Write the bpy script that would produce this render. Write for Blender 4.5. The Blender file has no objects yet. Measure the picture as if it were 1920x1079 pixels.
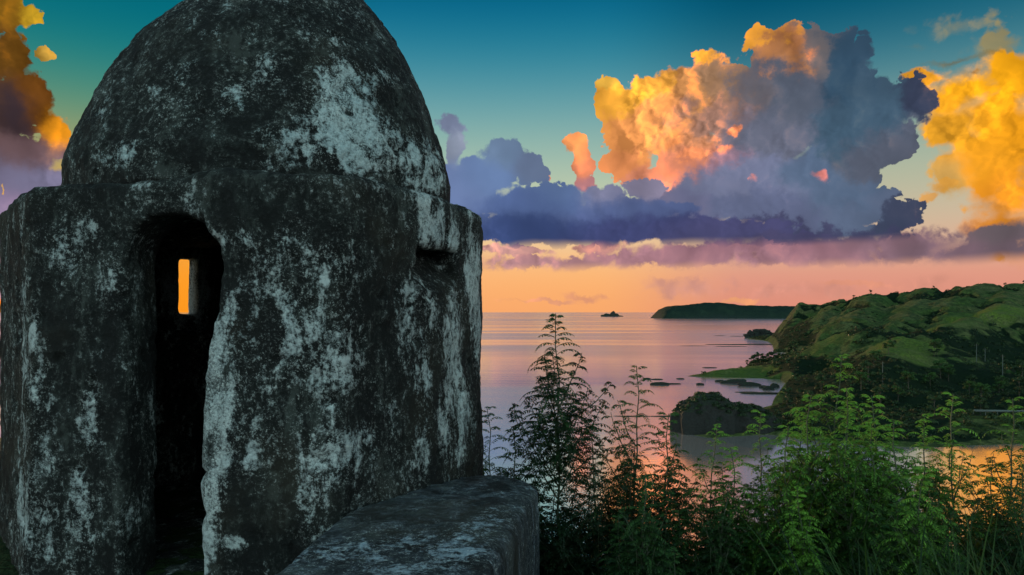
import bpy, bmesh, math, random
import numpy as np
from mathutils import Vector, Matrix, noise as mn

R = math.radians
sc = bpy.context.scene
COL = sc.collection
EYE = 1.6                 # camera height over the fort ground
SEA = EYE - 40.0          # sea level
F = 1400.0                # focal length in photo pixels
HOR = 585.0

# ------------------------------------------------------------------ camera
cam = bpy.data.cameras.new("camera")
camo = bpy.data.objects.new("camera", cam)
COL.objects.link(camo)
camo.location = (0, 0, EYE)
camo.rotation_euler = (R(90), 0, 0)
cam.sensor_width = 36.0
cam.lens = F / 1920 * 36.0
cam.shift_y = (HOR - 539.5) / 1920
cam.clip_start = 0.05
cam.clip_end = 60000
sc.camera = camo
sc.view_settings.view_transform = 'Standard'
sc.view_settings.look = 'None'
sc.view_settings.exposure = 0.0
sc.view_settings.gamma = 1.0
sc.render.engine = 'CYCLES'
sc.cycles.max_bounces = 4
sc.cycles.diffuse_bounces = 2
sc.cycles.glossy_bounces = 2
sc.cycles.transmission_bounces = 2
sc.cycles.transparent_max_bounces = 4
sc.cycles.use_denoising = True

SUN_AZ = math.atan((120 - 960) / F)      # behind the sentry tower, low on the horizon
SUN_EL = R(6)

def lin(c):
    out = []
    for v in c[:3]:
        v = v / 255.0
        out.append(v / 12.92 if v <= 0.04045 else ((v + 0.055) / 1.055) ** 2.4)
    return tuple(out)

# ------------------------------------------------------------------ node helper
class NT:
    def __init__(s, tree):
        s.t = tree; s.n = tree.nodes; s.l = tree.links
    def new(s, kind, **kw):
        nd = s.n.new(kind)
        for k, v in kw.items(): setattr(nd, k, v)
        return nd
    def put(s, sock, v):
        if v is None: return
        if hasattr(v, 'is_linked') or isinstance(v, bpy.types.NodeSocket): s.l.new(v, sock)
        else: sock.default_value = v
    def m(s, op, a, b=None, c=None, clamp=False):
        nd = s.new('ShaderNodeMath', operation=op, use_clamp=clamp)
        for i, v in enumerate((a, b, c)): s.put(nd.inputs[i], v)
        return nd.outputs[0]
    def v(s, op, a, b=None, c=None, scale=None):
        nd = s.new('ShaderNodeVectorMath', operation=op)
        for i, x in enumerate((a, b, c)):
            if x is not None: s.put(nd.inputs[i], x)
        if scale is not None: s.put(nd.inputs['Scale'], scale)
        return nd.outputs['Value'] if op in ('LENGTH', 'DOT_PRODUCT', 'DISTANCE') else nd.outputs['Vector']
    def mix(s, f, a, b, blend='MIX', clamp=False):
        nd = s.new('ShaderNodeMix', data_type='RGBA', blend_type=blend)
        nd.clamp_factor = True
        nd.clamp_result = clamp
        s.put(nd.inputs[0], f); 
        for i, x in ((6, a), (7, b)):
            if isinstance(x, tuple) and len(x) == 3: x = x + (1.0,)
            s.put(nd.inputs[i], x)
        return nd.outputs[2]
    def noise(s, vec, scale, detail=4, rough=0.5, dist=0.0, dim='3D', color=False, lac=2.0):
        nd = s.new('ShaderNodeTexNoise', noise_dimensions=dim)
        s.put(nd.inputs['Vector'], vec)
        nd.inputs['Scale'].default_value = scale; nd.inputs['Detail'].default_value = detail
        nd.inputs['Roughness'].default_value = rough; nd.inputs['Distortion'].default_value = dist
        nd.inputs['Lacunarity'].default_value = lac
        return nd.outputs['Color' if color else 'Fac']
    def voro(s, vec, scale, detail=0, rough=0.5, dim='3D', feature='F1', out='Distance', rand=1.0):
        nd = s.new('ShaderNodeTexVoronoi', voronoi_dimensions=dim, feature=feature)
        s.put(nd.inputs['Vector'], vec)
        nd.inputs['Scale'].default_value = scale
        if 'Detail' in nd.inputs: nd.inputs['Detail'].default_value = detail; nd.inputs['Roughness'].default_value = rough
        nd.inputs['Randomness'].default_value = rand
        return nd.outputs[out]
    def step(s, x, lo, hi, a=0.0, b=1.0, smooth=True):
        nd = s.new('ShaderNodeMapRange', interpolation_type='SMOOTHSTEP' if smooth else 'LINEAR')
        s.put(nd.inputs[0], x); s.put(nd.inputs[1], lo); s.put(nd.inputs[2], hi); s.put(nd.inputs[3], a); s.put(nd.inputs[4], b)
        return nd.outputs[0]
    def ramp(s, fac, stops, interp='LINEAR'):
        nd = s.new('ShaderNodeValToRGB'); cr = nd.color_ramp; cr.interpolation = interp
        while len(cr.elements) > 1: cr.elements.remove(cr.elements[-1])
        for i, (p, c) in enumerate(stops):
            e = cr.elements[0] if i == 0 else cr.elements.new(p)
            e.position = p; e.color = tuple(c) + (1.0,)
        s.put(nd.inputs[0], fac)
        return nd.outputs[0]

# ------------------------------------------------------------------ world: dusk gradient and cumulus clouds (all by direction)
world = bpy.data.worlds.new("World"); sc.world = world
world.use_nodes = True
W = NT(world.node_tree); W.n.clear()
geo = W.new('ShaderNodeTexCoord')
D = W.v('NORMALIZE', geo.outputs['Generated'])
sep = W.new('ShaderNodeSeparateXYZ'); W.l.new(D, sep.inputs[0])
dx, dy, dz = sep.outputs
AZ = W.m('ARCTAN2', dx, dy)
EL = W.m('DIVIDE', dz, W.m('MAXIMUM', W.m('SQRT', W.m('ADD', W.m('MULTIPLY', dx, dx), W.m('MULTIPLY', dy, dy))), 0.02))
cmb = W.new('ShaderNodeCombineXYZ'); W.l.new(AZ, cmb.inputs[0]); W.l.new(EL, cmb.inputs[1])
P = cmb.outputs[0]

def dirp(px, py):           # photo direction -> (azimuth, tan elevation)
    u = (px - 960) / F; v = (HOR - py) / F
    a = math.atan(u)
    return a, v * math.cos(a), 1 / (1 + u * u), math.cos(a)

def vec3(c): return (c[0], c[1], c[2])

def billow(vec, scale):
    a = W.voro(vec, scale, detail=3.2, rough=0.62, dim='2D')
    a = W.m('MULTIPLY', a, a)
    return a

def warp(big, mid, fine):
    o = P
    c = W.v('SUBTRACT', W.noise(P, 9, 2, 0.5, dim='2D', color=True), (0.5, 0.5, 0.5))
    o = W.v('MULTIPLY_ADD', c, (big, big * .8, 0), o)
    c = W.v('SUBTRACT', W.noise(P, 38, 5, 0.62, dim='2D', color=True), (0.5, 0.5, 0.5))
    o = W.v('MULTIPLY_ADD', c, (mid, mid, 0), o)
    return o

SD = (-0.0060, -0.0016, 0)    # towards the sun on the sky, for the lit side of each billow
PB = W.v('MULTIPLY_ADD', W.v('SUBTRACT', W.noise(P, 30, 4, 0.6, dim='2D', color=True), (.5, .5, .5)), (0.022, 0.022, 0), P)
def bpair(off, scale, k, det, rough):
    o = []
    for dlt in (0, 1):
        w = (off[0] + SD[0] * k * dlt, off[1] + SD[1] * k * dlt, 0)
        a = W.voro(W.v('ADD', PB, w), scale, detail=det, rough=rough, dim='2D')
        o.append(W.m('MULTIPLY', a, a))
    return o
b1 = bpair((0, 0, 0), 13, 2.2, 1.0, .5)
b2 = bpair((3.1, 1.7, 0), 30, 1.0, 2.5, .6)
BIL = W.m('ADD', W.m('MULTIPLY', b1[0], .5), W.m('MULTIPLY', b2[0], .5))            # small on bump tops
LOWN = W.noise(P, 7, 3, .55, dim='2D')
REL = W.m('ADD', W.m('MULTIPLY', W.m('SUBTRACT', b1[1], b1[0]), .75), W.m('MULTIPLY', W.m('MULTIPLY', W.m('SUBTRACT', b2[1], b2[0]), .42), W.step(LOWN, .40, .62)))
WARP = warp(0.03, 0.022, 0)
WARPC = warp(0.11, 0.055, 0)

SOFTV = W.step(W.noise(P, 14, 2, .6, dim='2D'), .38, .66, .5, 1.7)
def layer(base, blobs, soft=0.10, bump=0.55, relief=0.8, lit=(1.25, 1.1, .95), opac=1.0, kw=3.0, sm=0.25, cut=0.0, warpv=None, cwarp=None, base_y=None, base_soft=10):
    dmin = None; ws = None; cs = None
    pv = warpv or WARP
    for b in blobs:
        px, py, rx, ry, col = b
        a, e, ka, ke = dirp(px, py)
        sx = F / rx / ka; sy = F / ry / ke
        q = W.v('MULTIPLY_ADD', pv, (sx, sy, 0), (-a * sx, -e * sy, 0))
        d2 = W.v('DOT_PRODUCT', q, q)
        d = W.m('SQRT', d2)
        dmin = d if dmin is None else W.m('SMOOTH_MIN', dmin, d, sm)
        if cwarp is not None:
            q = W.v('MULTIPLY_ADD', cwarp, (sx, sy, 0), (-a * sx, -e * sy, 0))
            d2 = W.v('DOT_PRODUCT', q, q)
        w = W.m('EXPONENT', W.m('MULTIPLY', d2, -kw))
        w = W.m('ADD', w, 1e-6 )
        c = W.v('SCALE', vec3(lin(col)), scale=w)
        ws = w if ws is None else W.m('ADD', ws, w)
        cs = c if cs is None else W.v('ADD', cs, c)
    col = W.v('SCALE', cs, scale=W.m('DIVIDE', 1.0, ws))
    dens = W.m('SUBTRACT', W.m('SUBTRACT', 1.22 - cut, dmin), W.m('MULTIPLY', W.m('SUBTRACT', W.m('MINIMUM', BIL, 0.75), 0.2), bump))
    al = W.step(dens, 0.0, W.m('MULTIPLY', SOFTV, soft))
    al = W.m('MULTIPLY', al, opac)
    if base_y:
        e0 = (HOR - base_y) / F
        al = W.m('MULTIPLY', al, W.step(W.m('ADD', EL, W.m('MULTIPLY', W.m('SUBTRACT', LOWN, .5), .02)), e0 - base_soft / F, e0 + base_soft / F))
    # relief: lit side of the billows brighter and warmer, crevices darker
    sc3 = W.new('ShaderNodeSeparateXYZ'); W.l.new(col, sc3.inputs[0])
    warm = W.m('MULTIPLY_ADD', W.m('SUBTRACT', sc3.outputs[0], sc3.outputs[2]), 1.5, .42, clamp=True)
    r = W.m('MULTIPLY', W.m('MULTIPLY', REL, relief), warm)
    r = W.m('MAXIMUM', W.m('MINIMUM', r, 0.6), -0.45)
    k = W.m('ADD', 1.0, r)
    k = W.m('MULTIPLY', k, W.step(LOWN, 0.3, 0.7, 0.88, 1.12))
    col = W.v('SCALE', col, scale=k)
    col = W.v('MULTIPLY', col, W.mix(W.step(r, 0.0, 0.4), (1, 1, 1), tuple(lit)))
    return W.mix(al, base, col)

# clear air: teal overhead to cream and orange at the horizon
stops = [(0.0, lin((248, 166, 106))), (.054, lin((255, 184, 114))), (.10, lin((238, 205, 160))), (.14, lin((200, 205, 170))),
         (.204, lin((158, 188, 172))), (.275, lin((100, 160, 168))), (.346, lin((36, 130, 154))), (.418, lin((0, 100, 136))), (.60, lin((0, 72, 112))), (1.0, lin((0, 50, 92)))]
grad = W.ramp(EL, stops, 'B_SPLINE')
gradR = W.ramp(EL, [(0.0, lin((222, 140, 118))), (.03, lin((222, 150, 130))), (.054, lin((226, 155, 132))), (.10, lin((215, 185, 155))), (.15, lin((185, 185, 158))),
                    (.204, lin((160, 180, 160))), (.275, lin((84, 140, 150))), (.346, lin((10, 100, 125))), (.418, lin((0, 74, 104))), (.60, lin((0, 60, 98))), (1.0, lin((0, 50, 92)))], 'B_SPLINE')
clear = W.mix(W.step(AZ, 0.10, 0.32), grad, gradR)
gradL = W.ramp(EL, [(0.0, lin((255, 150, 30))), (.06, lin((255, 160, 40))), (.15, lin((206, 168, 95))), (.22, lin((112, 152, 116))), (.285, lin((40, 132, 126))), (.346, lin((4, 112, 126))), (.418, lin((0, 96, 118))), (.6, lin((0, 72, 105))), (1.0, lin((0, 50, 92)))], 'B_SPLINE')
clear = W.mix(W.step(AZ, -0.16, -0.30), clear, gradL)

Y1 = (244, 168, 24); Y2 = (226, 150, 40)
sky = clear
# faint wisps, upper right
sky = layer(sky, [(1790, 48, 95, 26, (196, 160, 66)), (1870, 85, 70, 30, (170, 140, 60)), (1720, 85, 45, 14, (110, 120, 100))], soft=1.0, bump=1.1, relief=.4, opac=.62, cut=-0.1)
# yellow cloud mass, right
sky = layer(sky, [(1815, 165, 105, 50, Y1), (1900, 150, 80, 60, Y1), (1905, 270, 150, 120, (245, 162, 24)), (1800, 235, 85, 62, (224, 158, 44)), (1745, 140, 70, 16, (222, 150, 40)),
                  (1885, 370, 80, 80, (240, 150, 40)), (1845, 300, 80, 60, (238, 158, 40)), (1880, 425, 95, 34, (226, 140, 50)), (1960, 330, 130, 190, (236, 150, 36)), (1850, 230, 110, 90, (244, 162, 28)), (1780, 330, 40, 50, (214, 168, 92)), (1785, 235, 70, 60, (236, 164, 44)), (1790, 190, 90, 50, (236, 160, 34))], soft=.5, bump=.45, relief=.7)
sky = layer(sky, [(1765, 352, 34, 18, (236, 168, 70)), (1745, 372, 20, 12, (236, 168, 80)), (1805, 395, 12, 10, (230, 160, 70))], soft=.6, bump=.7, opac=.85)
sky = layer(sky, [(1800, 108, 75, 9, (112, 98, 62)), (1835, 130, 16, 7, (120, 84, 40)), (1795, 140, 14, 5, (170, 110, 40))], soft=.8, bump=.5, opac=.8)
# cloud at the left edge
sky = layer(sky, [(10, 20, 46, 46, (126, 88, 22)), (56, 34, 24, 34, (188, 148, 36)), (30, 110, 60, 60, (100, 66, 20)), (98, 112, 20, 18, (206, 160, 66)), (72, 185, 46, 64, (112, 68, 24)),
                  (100, 240, 34, 36, (226, 144, 28)), (20, 200, 60, 60, (56, 46, 54)), (40, 280, 90, 44, (112, 88, 92)), (60, 330, 110, 44, (122, 118, 146)), (-60, 150, 90, 200, (90, 60, 30)), (-120, 330, 120, 110, (110, 108, 140)), (20, 420, 140, 70, (150, 130, 160)), (20, 520, 140, 60, (196, 150, 160)), (-200, 460, 200, 120, (150, 125, 150))],
            soft=.14, bump=.8, relief=1.3, lit=(1.3, 1.15, .9))
# long mauve bank over the horizon
sky = layer(sky, [(960, 470, 90, 10, (196, 146, 140)), (1020, 492, 190, 17, (176, 130, 134)), (1130, 462, 60, 12, (200, 142, 132)), (1260, 484, 210, 22, (168, 122, 132)), (1480, 478, 240, 28, (160, 118, 128)),
                  (1700, 462, 190, 34, (132, 106, 118)), (1800, 474, 200, 30, (124, 100, 112)), (1890, 440, 110, 34, (108, 96, 102)), (1960, 470, 130, 44, (104, 90, 100)), (700, 480, 260, 30, (180, 120, 110)), (2300, 470, 400, 40, (110, 96, 106)), (1440, 468, 240, 22, (150, 108, 122)), (1640, 455, 120, 22, (140, 108, 120))],
            soft=.45, bump=.6, relief=1.0, base_y=504, base_soft=12)
# the big cumulus
sky = layer(sky, [(1150, 190, 46, 46, (252, 176, 62)), (1130, 158, 24, 18, (248, 190, 76)), (1205, 175, 40, 36, (246, 170, 66)), (1205, 240, 76, 60, (244, 158, 88)), (1185, 300, 48, 44, (240, 150, 92)),
                  (1235, 345, 60, 40, (232, 146, 112)), (1275, 165, 62, 42, (208, 142, 84)), (1335, 112, 36, 22, (244, 166, 60)), (1340, 150, 60, 40, (160, 122, 92)), (1320, 205, 80, 50, (158, 118, 102)),
                  (1436, 82, 32, 32, (248, 168, 62)), (1485, 66, 40, 20, (216, 144, 66)), (1450, 122, 50, 40, (200, 134, 84)), (1480, 92, 46, 34, (186, 122, 78)), (1520, 100, 56, 46, (104, 100, 104)),
                  (1580, 130, 70, 62, (52, 78, 100)), (1470, 170, 100, 70, (86, 94, 110)), (1440, 250, 110, 76, (100, 104, 122)), (1600, 220, 110, 90, (64, 88, 108)),
                  (1714, 190, 60, 52, (56, 64, 86)), (1650, 270, 80, 56, (86, 92, 108)), (1560, 330, 100, 76, (86, 104, 130)), (1420, 340, 150, 60, (112, 118, 146)), (1300, 290, 70, 50, (226, 140, 106)),
                  (1360, 300, 60, 40, (150, 118, 134)), (1365, 225, 46, 36, (116, 108, 120)), (1285, 250, 60, 46, (216, 142, 98)), (1385, 165, 44, 40, (108, 104, 112)), (1580, 385, 110, 46, (92, 106, 132)), (1560, 440, 150, 30, (68, 70, 100)), (1690, 408, 44, 28, (64, 72, 96)), (1300, 390, 120, 50, (106, 108, 138)), (1450, 390, 120, 44, (96, 104, 134))],
            soft=.11, bump=.62, relief=1.1, kw=4.5, cwarp=WARPC, lit=(1.5, 1.12, .9), base_y=464, base_soft=9)
sky = layer(sky, [(1376, 238, 24, 18, (252, 146, 96)), (1300, 286, 46, 22, (252, 152, 100)), (1352, 276, 32, 16, (246, 142, 100)), (1262, 262, 34, 26, (250, 150, 84)), (1250, 350, 40, 16, (240, 150, 120)), (1550, 328, 26, 18, (226, 132, 122)), (1420, 340, 14, 12, (196, 130, 130))],
            soft=.75, bump=1.1, relief=1.4, opac=.92)
sky = layer(sky, [(1070, 262, 25, 24, (248, 158, 96)), (1082, 284, 20, 22, (244, 152, 98)), (1090, 312, 26, 30, (232, 140, 102)), (1095, 345, 32, 22, (186, 126, 130)), (1010, 330, 9, 9, (226, 150, 120))], soft=.16, bump=.7, relief=1.2)
# blue deck in front of it
sky = layer(sky, [(842, 235, 30, 24, (112, 122, 148)), (850, 275, 26, 40, (136, 146, 166)), (940, 288, 42, 34, (106, 128, 158)), (985, 315, 34, 30, (104, 120, 150)), (905, 335, 66, 44, (102, 126, 168)), (860, 360, 70, 60, (112, 132, 176)),
                  (1040, 370, 66, 30, (92, 114, 156)), (1120, 370, 50, 24, (122, 124, 152)), (990, 385, 150, 30, (82, 102, 148)), (990, 425, 170, 34, (56, 72, 116)), (1150, 400, 160, 26, (84, 98, 140)), (1180, 432, 190, 30, (62, 68, 110)), (1215, 358, 44, 26, (134, 128, 152)), (1330, 438, 150, 28, (74, 74, 112)),
                  (1450, 452, 120, 14, (72, 70, 102)), (700, 400, 200, 60, (84, 98, 138))],
            soft=.20, bump=.5, relief=1.2, lit=(1.2, 1.12, 1.1), base_y=462, base_soft=14)
# low far cloud on the horizon glow
sky = layer(sky, [(1095, 557, 62, 9, (222, 150, 120)), (1010, 566, 110, 5, (224, 154, 122)), (1290, 540, 110, 30, (208, 148, 136)), (1500, 545, 130, 26, (206, 142, 126)), (1740, 528, 140, 22, (200, 136, 118))], soft=1.1, bump=.6, relief=.5, opac=.75)
sky = layer(sky, [(1370, 566, 60, 8, (246, 172, 104)), (1680, 560, 40, 8, (240, 160, 104)), (1600, 530, 120, 8, (226, 150, 118))], soft=.9, bump=.5, relief=.3, opac=.5)

# unseen eastern sky behind the viewer, brightened as bluish frontal fill light
back = W.ramp(EL, [(0.0, (1.2, 1.34, 1.38)), (.35, (1.1, 1.42, 1.42)), (1.0, (.42, .86, .95))])
BK = W.step(dy, 0.15, -0.35)
sky = W.mix(BK, sky, back)
bg1 = W.new('ShaderNodeBackground'); W.l.new(sky, bg1.inputs[0]); bg1.inputs[1].default_value = 1.0
wout = W.new('ShaderNodeOutputWorld'); W.l.new(bg1.outputs[0], wout.inputs[0])
world.cycles.sampling_method = 'MANUAL'; world.cycles.sample_map_resolution = 512

# ------------------------------------------------------------------ sun
sun = bpy.data.lights.new("sun", 'SUN'); sun.energy = 3.0; sun.angle = R(0.6); sun.color = (1.0, .62, .30)
suno = bpy.data.objects.new("sun", sun); COL.objects.link(suno)
suno.rotation_euler = Vector((math.sin(SUN_AZ) * math.cos(SUN_EL), math.cos(SUN_AZ) * math.cos(SUN_EL), math.sin(SUN_EL))).to_track_quat('Z', 'Y').to_euler()

# ------------------------------------------------------------------ numeric helpers
def PT(px, py, Y):
    return np.array(((px - 960) / F * Y, Y, EYE + (HOR - py) / F * Y))

def _hash(ix, iy, iz, seed):
    with np.errstate(over='ignore'):
        h = (ix.astype(np.uint32) * np.uint32(374761393) + iy.astype(np.uint32) * np.uint32(668265263) + iz.astype(np.uint32) * np.uint32(2147483647) + np.uint32(seed * 974711 + 12345))
        h = (h ^ (h >> np.uint32(13))) * np.uint32(1274126177)
        h = h ^ (h >> np.uint32(16))
        h = h * np.uint32(2654435761)
        h = h ^ (h >> np.uint32(15))
    return (h & np.uint32(0xffff)).astype(np.float32) / 65535.0

def vnoise(p, scale, seed=0):
    q = np.asarray(p, np.float32) * np.asarray(scale, np.float32) + 1000.0
    i = np.floor(q).astype(np.int64); f = (q - i).astype(np.float32); f = f * f * (3 - 2 * f)
    r = 0
    for a in (0, 1):
        wx = f[:, 0] if a else 1 - f[:, 0]
        for b in (0, 1):
            wy = f[:, 1] if b else 1 - f[:, 1]
            for c in (0, 1):
                wz = f[:, 2] if c else 1 - f[:, 2]
                r = r + wx * wy * wz * _hash(i[:, 0] + a, i[:, 1] + b, i[:, 2] + c, seed)
    return r
def fbm(p, scale, oct=4, gain=.5, seed=0):
    s = 0; a = 1; t = 0; sc_ = np.asarray(scale, np.float32)
    for k in range(oct):
        s = s + a * vnoise(p, sc_, seed + k * 7); t += a; a *= gain; sc_ = sc_ * 2.03
    return s / t

def surface_nets(v, lo, h):
    """v: 3-D array of signed distances; returns vertices and quads of the zero surface"""
    nx, ny, nz = v.shape
    ins = v < 0
    acc = np.zeros((nx - 1, ny - 1, nz - 1, 3), np.float32); cnt = np.zeros((nx - 1, ny - 1, nz - 1), np.float32)
    def cr(o1, o2):
        a = v[o1[0]:nx - 1 + o1[0], o1[1]:ny - 1 + o1[1], o1[2]:nz - 1 + o1[2]]
        b = v[o2[0]:nx - 1 + o2[0], o2[1]:ny - 1 + o2[1], o2[2]:nz - 1 + o2[2]]
        m = (a < 0) != (b < 0)
        t = np.where(m, a / np.where(m, a - b, 1), 0)
        for k in range(3):
            acc[..., k] += np.where(m, o1[k] + t * (o2[k] - o1[k]), 0)
        cnt[...] += m
    for i in (0, 1):
        for j in (0, 1):
            cr((0, i, j), (1, i, j)); cr((i, 0, j), (i, 1, j)); cr((i, j, 0), (i, j, 1))
    act = cnt > 0
    idx = -np.ones(act.shape, np.int64); idx[act] = np.arange(act.sum())
    cell = np.argwhere(act)
    verts = (cell + acc[act] / cnt[act][:, None]) * h + np.asarray(lo)
    quads = []
    def faces(ax):
        sl0 = [slice(1, -1)] * 3; sl1 = [slice(1, -1)] * 3
        sl0[ax] = slice(0, -1); sl1[ax] = slice(1, None)
        a = ins[tuple(sl0)]; b = ins[tuple(sl1)]
        e = np.argwhere(a != b)
        fl = a[a != b]
        base = e.copy()
        for k in range(3):
            if k != ax: base[:, k] += 1
        u, w = [k for k in range(3) if k != ax]
        def g(du, dw):
            q = base.copy(); q[:, u] += du; q[:, w] += dw
            return idx[q[:, 0], q[:, 1], q[:, 2]]
        q = np.stack([g(-1, -1), g(0, -1), g(0, 0), g(-1, 0)], 1)
        if ax == 1: fl = ~fl
        q[~fl] = q[~fl][:, ::-1]
        quads.append(q)
    for ax in range(3): faces(ax)
    q = np.concatenate(quads); q = q[(q >= 0).all(1)]
    return verts, q

def link(o, parent=None):
    COL.objects.link(o)
    if parent is not None: o.parent = parent
    return o

def mesh_obj(name, verts, faces, mat, parent=None, smooth=True, attrs=None):
    """one mesh object; faces is an (n,3|4) array or a list of arrays"""
    me = bpy.data.meshes.new(name)
    verts = np.asarray(verts, np.float32)
    fl = faces if isinstance(faces, list) else [faces]
    fl = [np.asarray(f, np.int32) for f in fl if len(f)]
    me.vertices.add(len(verts)); me.vertices.foreach_set('co', verts.ravel())
    nl = sum(f.size for f in fl); nf = sum(len(f) for f in fl)
    me.loops.add(nl); me.loops.foreach_set('vertex_index', np.concatenate([f.ravel() for f in fl]))
    me.polygons.add(nf)
    tot = np.concatenate([np.full(len(f), f.shape[1], np.int32) for f in fl])
    st = np.concatenate([[0], np.cumsum(tot)[:-1]]).astype(np.int32)
    me.polygons.foreach_set('loop_start', st)
    me.polygons.foreach_set('loop_total', tot)
    me.polygons.foreach_set('use_smooth', np.full(nf, smooth))
    me.update(calc_edges=True); me.validate()
    for k, a in (attrs or {}).items():
        at = me.attributes.new(k, 'FLOAT', 'POINT'); at.data.foreach_set('value', np.asarray(a, np.float32))
    if mat: me.materials.append(mat)
    return link(bpy.data.objects.new(name, me), parent)

def tag(o, label=None, cat=None, group=None, kind=None):
    if label: o['label'] = label
    if cat: o['category'] = cat
    if group: o['group'] = group
    if kind: o['kind'] = kind
    return o

def empty(name, loc, label, cat, group=None):
    o = bpy.data.objects.new(name, None); o.location = loc; o.empty_display_size = .2
    return tag(link(o), label, cat, group)

# ------------------------------------------------------------------ materials
def mat(name):
    m = bpy.data.materials.new(name); m.use_nodes = True
    N = NT(m.node_tree); N.n.clear()
    out = N.new('ShaderNodeOutputMaterial'); b = N.new('ShaderNodeBsdfPrincipled')
    N.l.new(b.outputs[0], out.inputs[0])
    return m, N, b, out

def stone_mat(name, dark=(.004, .006, .0055), mid=(.034, .043, .039), pale=(.80, .86, .82), cool=(.42, .53, .57), vstretch=.45, amt=0.0):
    m, N, b, out = mat(name)
    tc = N.new('ShaderNodeTexCoord'); co = tc.outputs['Object']
    at = N.new('ShaderNodeAttribute', attribute_name='plaster').outputs['Fac']
    cs = N.v('MULTIPLY', co, (1, 1, vstretch))
    big = N.noise(cs, 2.1, 6, .62)
    med = N.noise(cs, 8, 7, .68, .6)
    fine = N.noise(co, 28, 6, .78)
    vfine = N.noise(co, 78, 4, .85)
    pit = N.voro(co, 42, detail=2, rough=.6)
    # dark crust: algae over lime
    d0 = N.mix(N.step(med, .42, .66), dark, mid)
    d0 = N.mix(N.step(fine, .52, .66, 0, .8), d0, (.11, .125, .115)); d0 = N.mix(N.step(fine, .47, .38, 0, .85), d0, (.004, .006, .005))
    blot = N.noise(cs, 4.3, 5, .7, .4)
    d0 = N.mix(N.step(blot, .50, .40, 0, .8), d0, (.003, .004, .004))
    d0 = N.mix(N.step(blot, .54, .64, 0, .55), d0, (.080, .096, .086))
    brown = N.mix(N.step(N.noise(co, 1.1, 3, .5), .52, .70, 0, .45), d0, (.050, .045, .030))
    # plaster patches: attribute pushes the threshold, noise breaks the edge
    def ce(x, k): return N.m('MULTIPLY', N.m('SUBTRACT', x, .5), k)
    t = N.m('ADD', N.m('MULTIPLY', at, .52), N.m('ADD', ce(big, .35), N.m('ADD', ce(med, 1.25), ce(fine, 1.0))))
    pm = N.step(t, .20 - amt, .42 - amt)
    spk = N.step(N.m('ADD', N.m('MULTIPLY', vfine, .6), N.m('MULTIPLY', fine, .4)), .53, .61)
    dens = N.step(N.m('ADD', N.m('MULTIPLY', N.m('ADD', big, med), .5), N.m('MULTIPLY', at, .35)), .42, .62)
    spk = N.m('MULTIPLY', spk, N.m('MULTIPLY', dens, .8))
    pc = N.mix(N.noise(co, 2.6, 4, .6), pale, cool)
    pc = N.mix(N.step(fine, .30, .55, .85, 0), pc, (.05, .058, .052))
    pc = N.mix(N.step(N.m('MULTIPLY_ADD', vfine, .5, N.m('MULTIPLY', med, .5)), .42, .52, .85, 0), pc, (.02, .026, .024))
    c = N.mix(spk, N.mix(N.m('MULTIPLY', pm, .95), brown, pc), (.78, .84, .80))
    N.l.new(c, b.inputs['Base Color'])
    b.inputs['Roughness'].default_value = .85
    b.inputs['Specular IOR Level'].default_value = .3
    hgt = N.m('ADD', N.m('MULTIPLY', med, .5), N.m('ADD', N.m('MULTIPLY', fine, .3), N.m('ADD', N.m('MULTIPLY', pm, .10), N.m('ADD', N.m('MULTIPLY', N.m('MINIMUM', pit, .5), .18), N.m('MULTIPLY', vfine, .12)))))
    bp = N.new('ShaderNodeBump'); bp.inputs['Strength'].default_value = 1.0; bp.inputs['Distance'].default_value = .12
    N.l.new(hgt, bp.inputs['Height']); N.l.new(bp.outputs[0], b.inputs['Normal'])
    return m
M_stone = stone_mat('weathered_plaster', amt=.11)
M_dome = stone_mat('weathered_dome_plaster', cool=(.36, .56, .62), vstretch=.8, amt=.08)
M_par = stone_mat('weathered_parapet', dark=(.024, .032, .040), mid=(.13, .155, .185), pale=(.58, .68, .76), cool=(.28, .38, .48), vstretch=.14, amt=.06)

# ------------------------------------------------------------------ sentry tower
poly = np.array([(-2.86, 4.42), (-0.96, 4.20), (-0.50, 4.95), (-0.245, 5.75), (-0.30, 7.1), (-0.95, 7.8), (-2.95, 7.85), (-3.84, 6.75), (-3.71, 5.40)])
def poly_sd(X, Y, P_, k=.035):
    c = P_.mean(0); s = None
    for i in range(len(P_)):
        a, b = P_[i], P_[(i + 1) % len(P_)]
        n = np.array((b[1] - a[1], -(b[0] - a[0]))); n = n / np.hypot(*n)
        if n @ (a - c) < 0: n = -n
        d = X * n[0] + Y * n[1] - n @ a
        s = d if s is None else smax(s, d, k)
    return s
def smax(a, b, k):
    h = np.clip(.5 + .5 * (a - b) / k, 0, 1)
    return b + (a - b) * h + k * h * (1 - h)
def body_sdf(X, Y, Z, detail=True):
    top = 2.385 + 0.02 * np.sin(X * 3.1) + .015 * np.sin(X * 7 + 1) - .03 * np.clip(-2.55 - X, 0, 1) * 3
    s = poly_sd(X, Y, poly)
    s = s - .02 * np.clip(1.2 - Z, 0, 2)                                  # slight batter
    return smax(s, Z - top, .06)

h = .030
lo = np.array((-4.05, 3.95, -.30)); n = np.array((136, 140, 94))
gx, gy, gz = np.meshgrid(*(lo[k] + h * np.arange(n[k]) for k in range(3)), indexing='ij')
sd = body_sdf(gx, gy, gz)
inner = np.maximum(poly_sd(gx, gy, poly) + .40, gz - 2.15)
inner = np.maximum(inner, .0 - gz)
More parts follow.
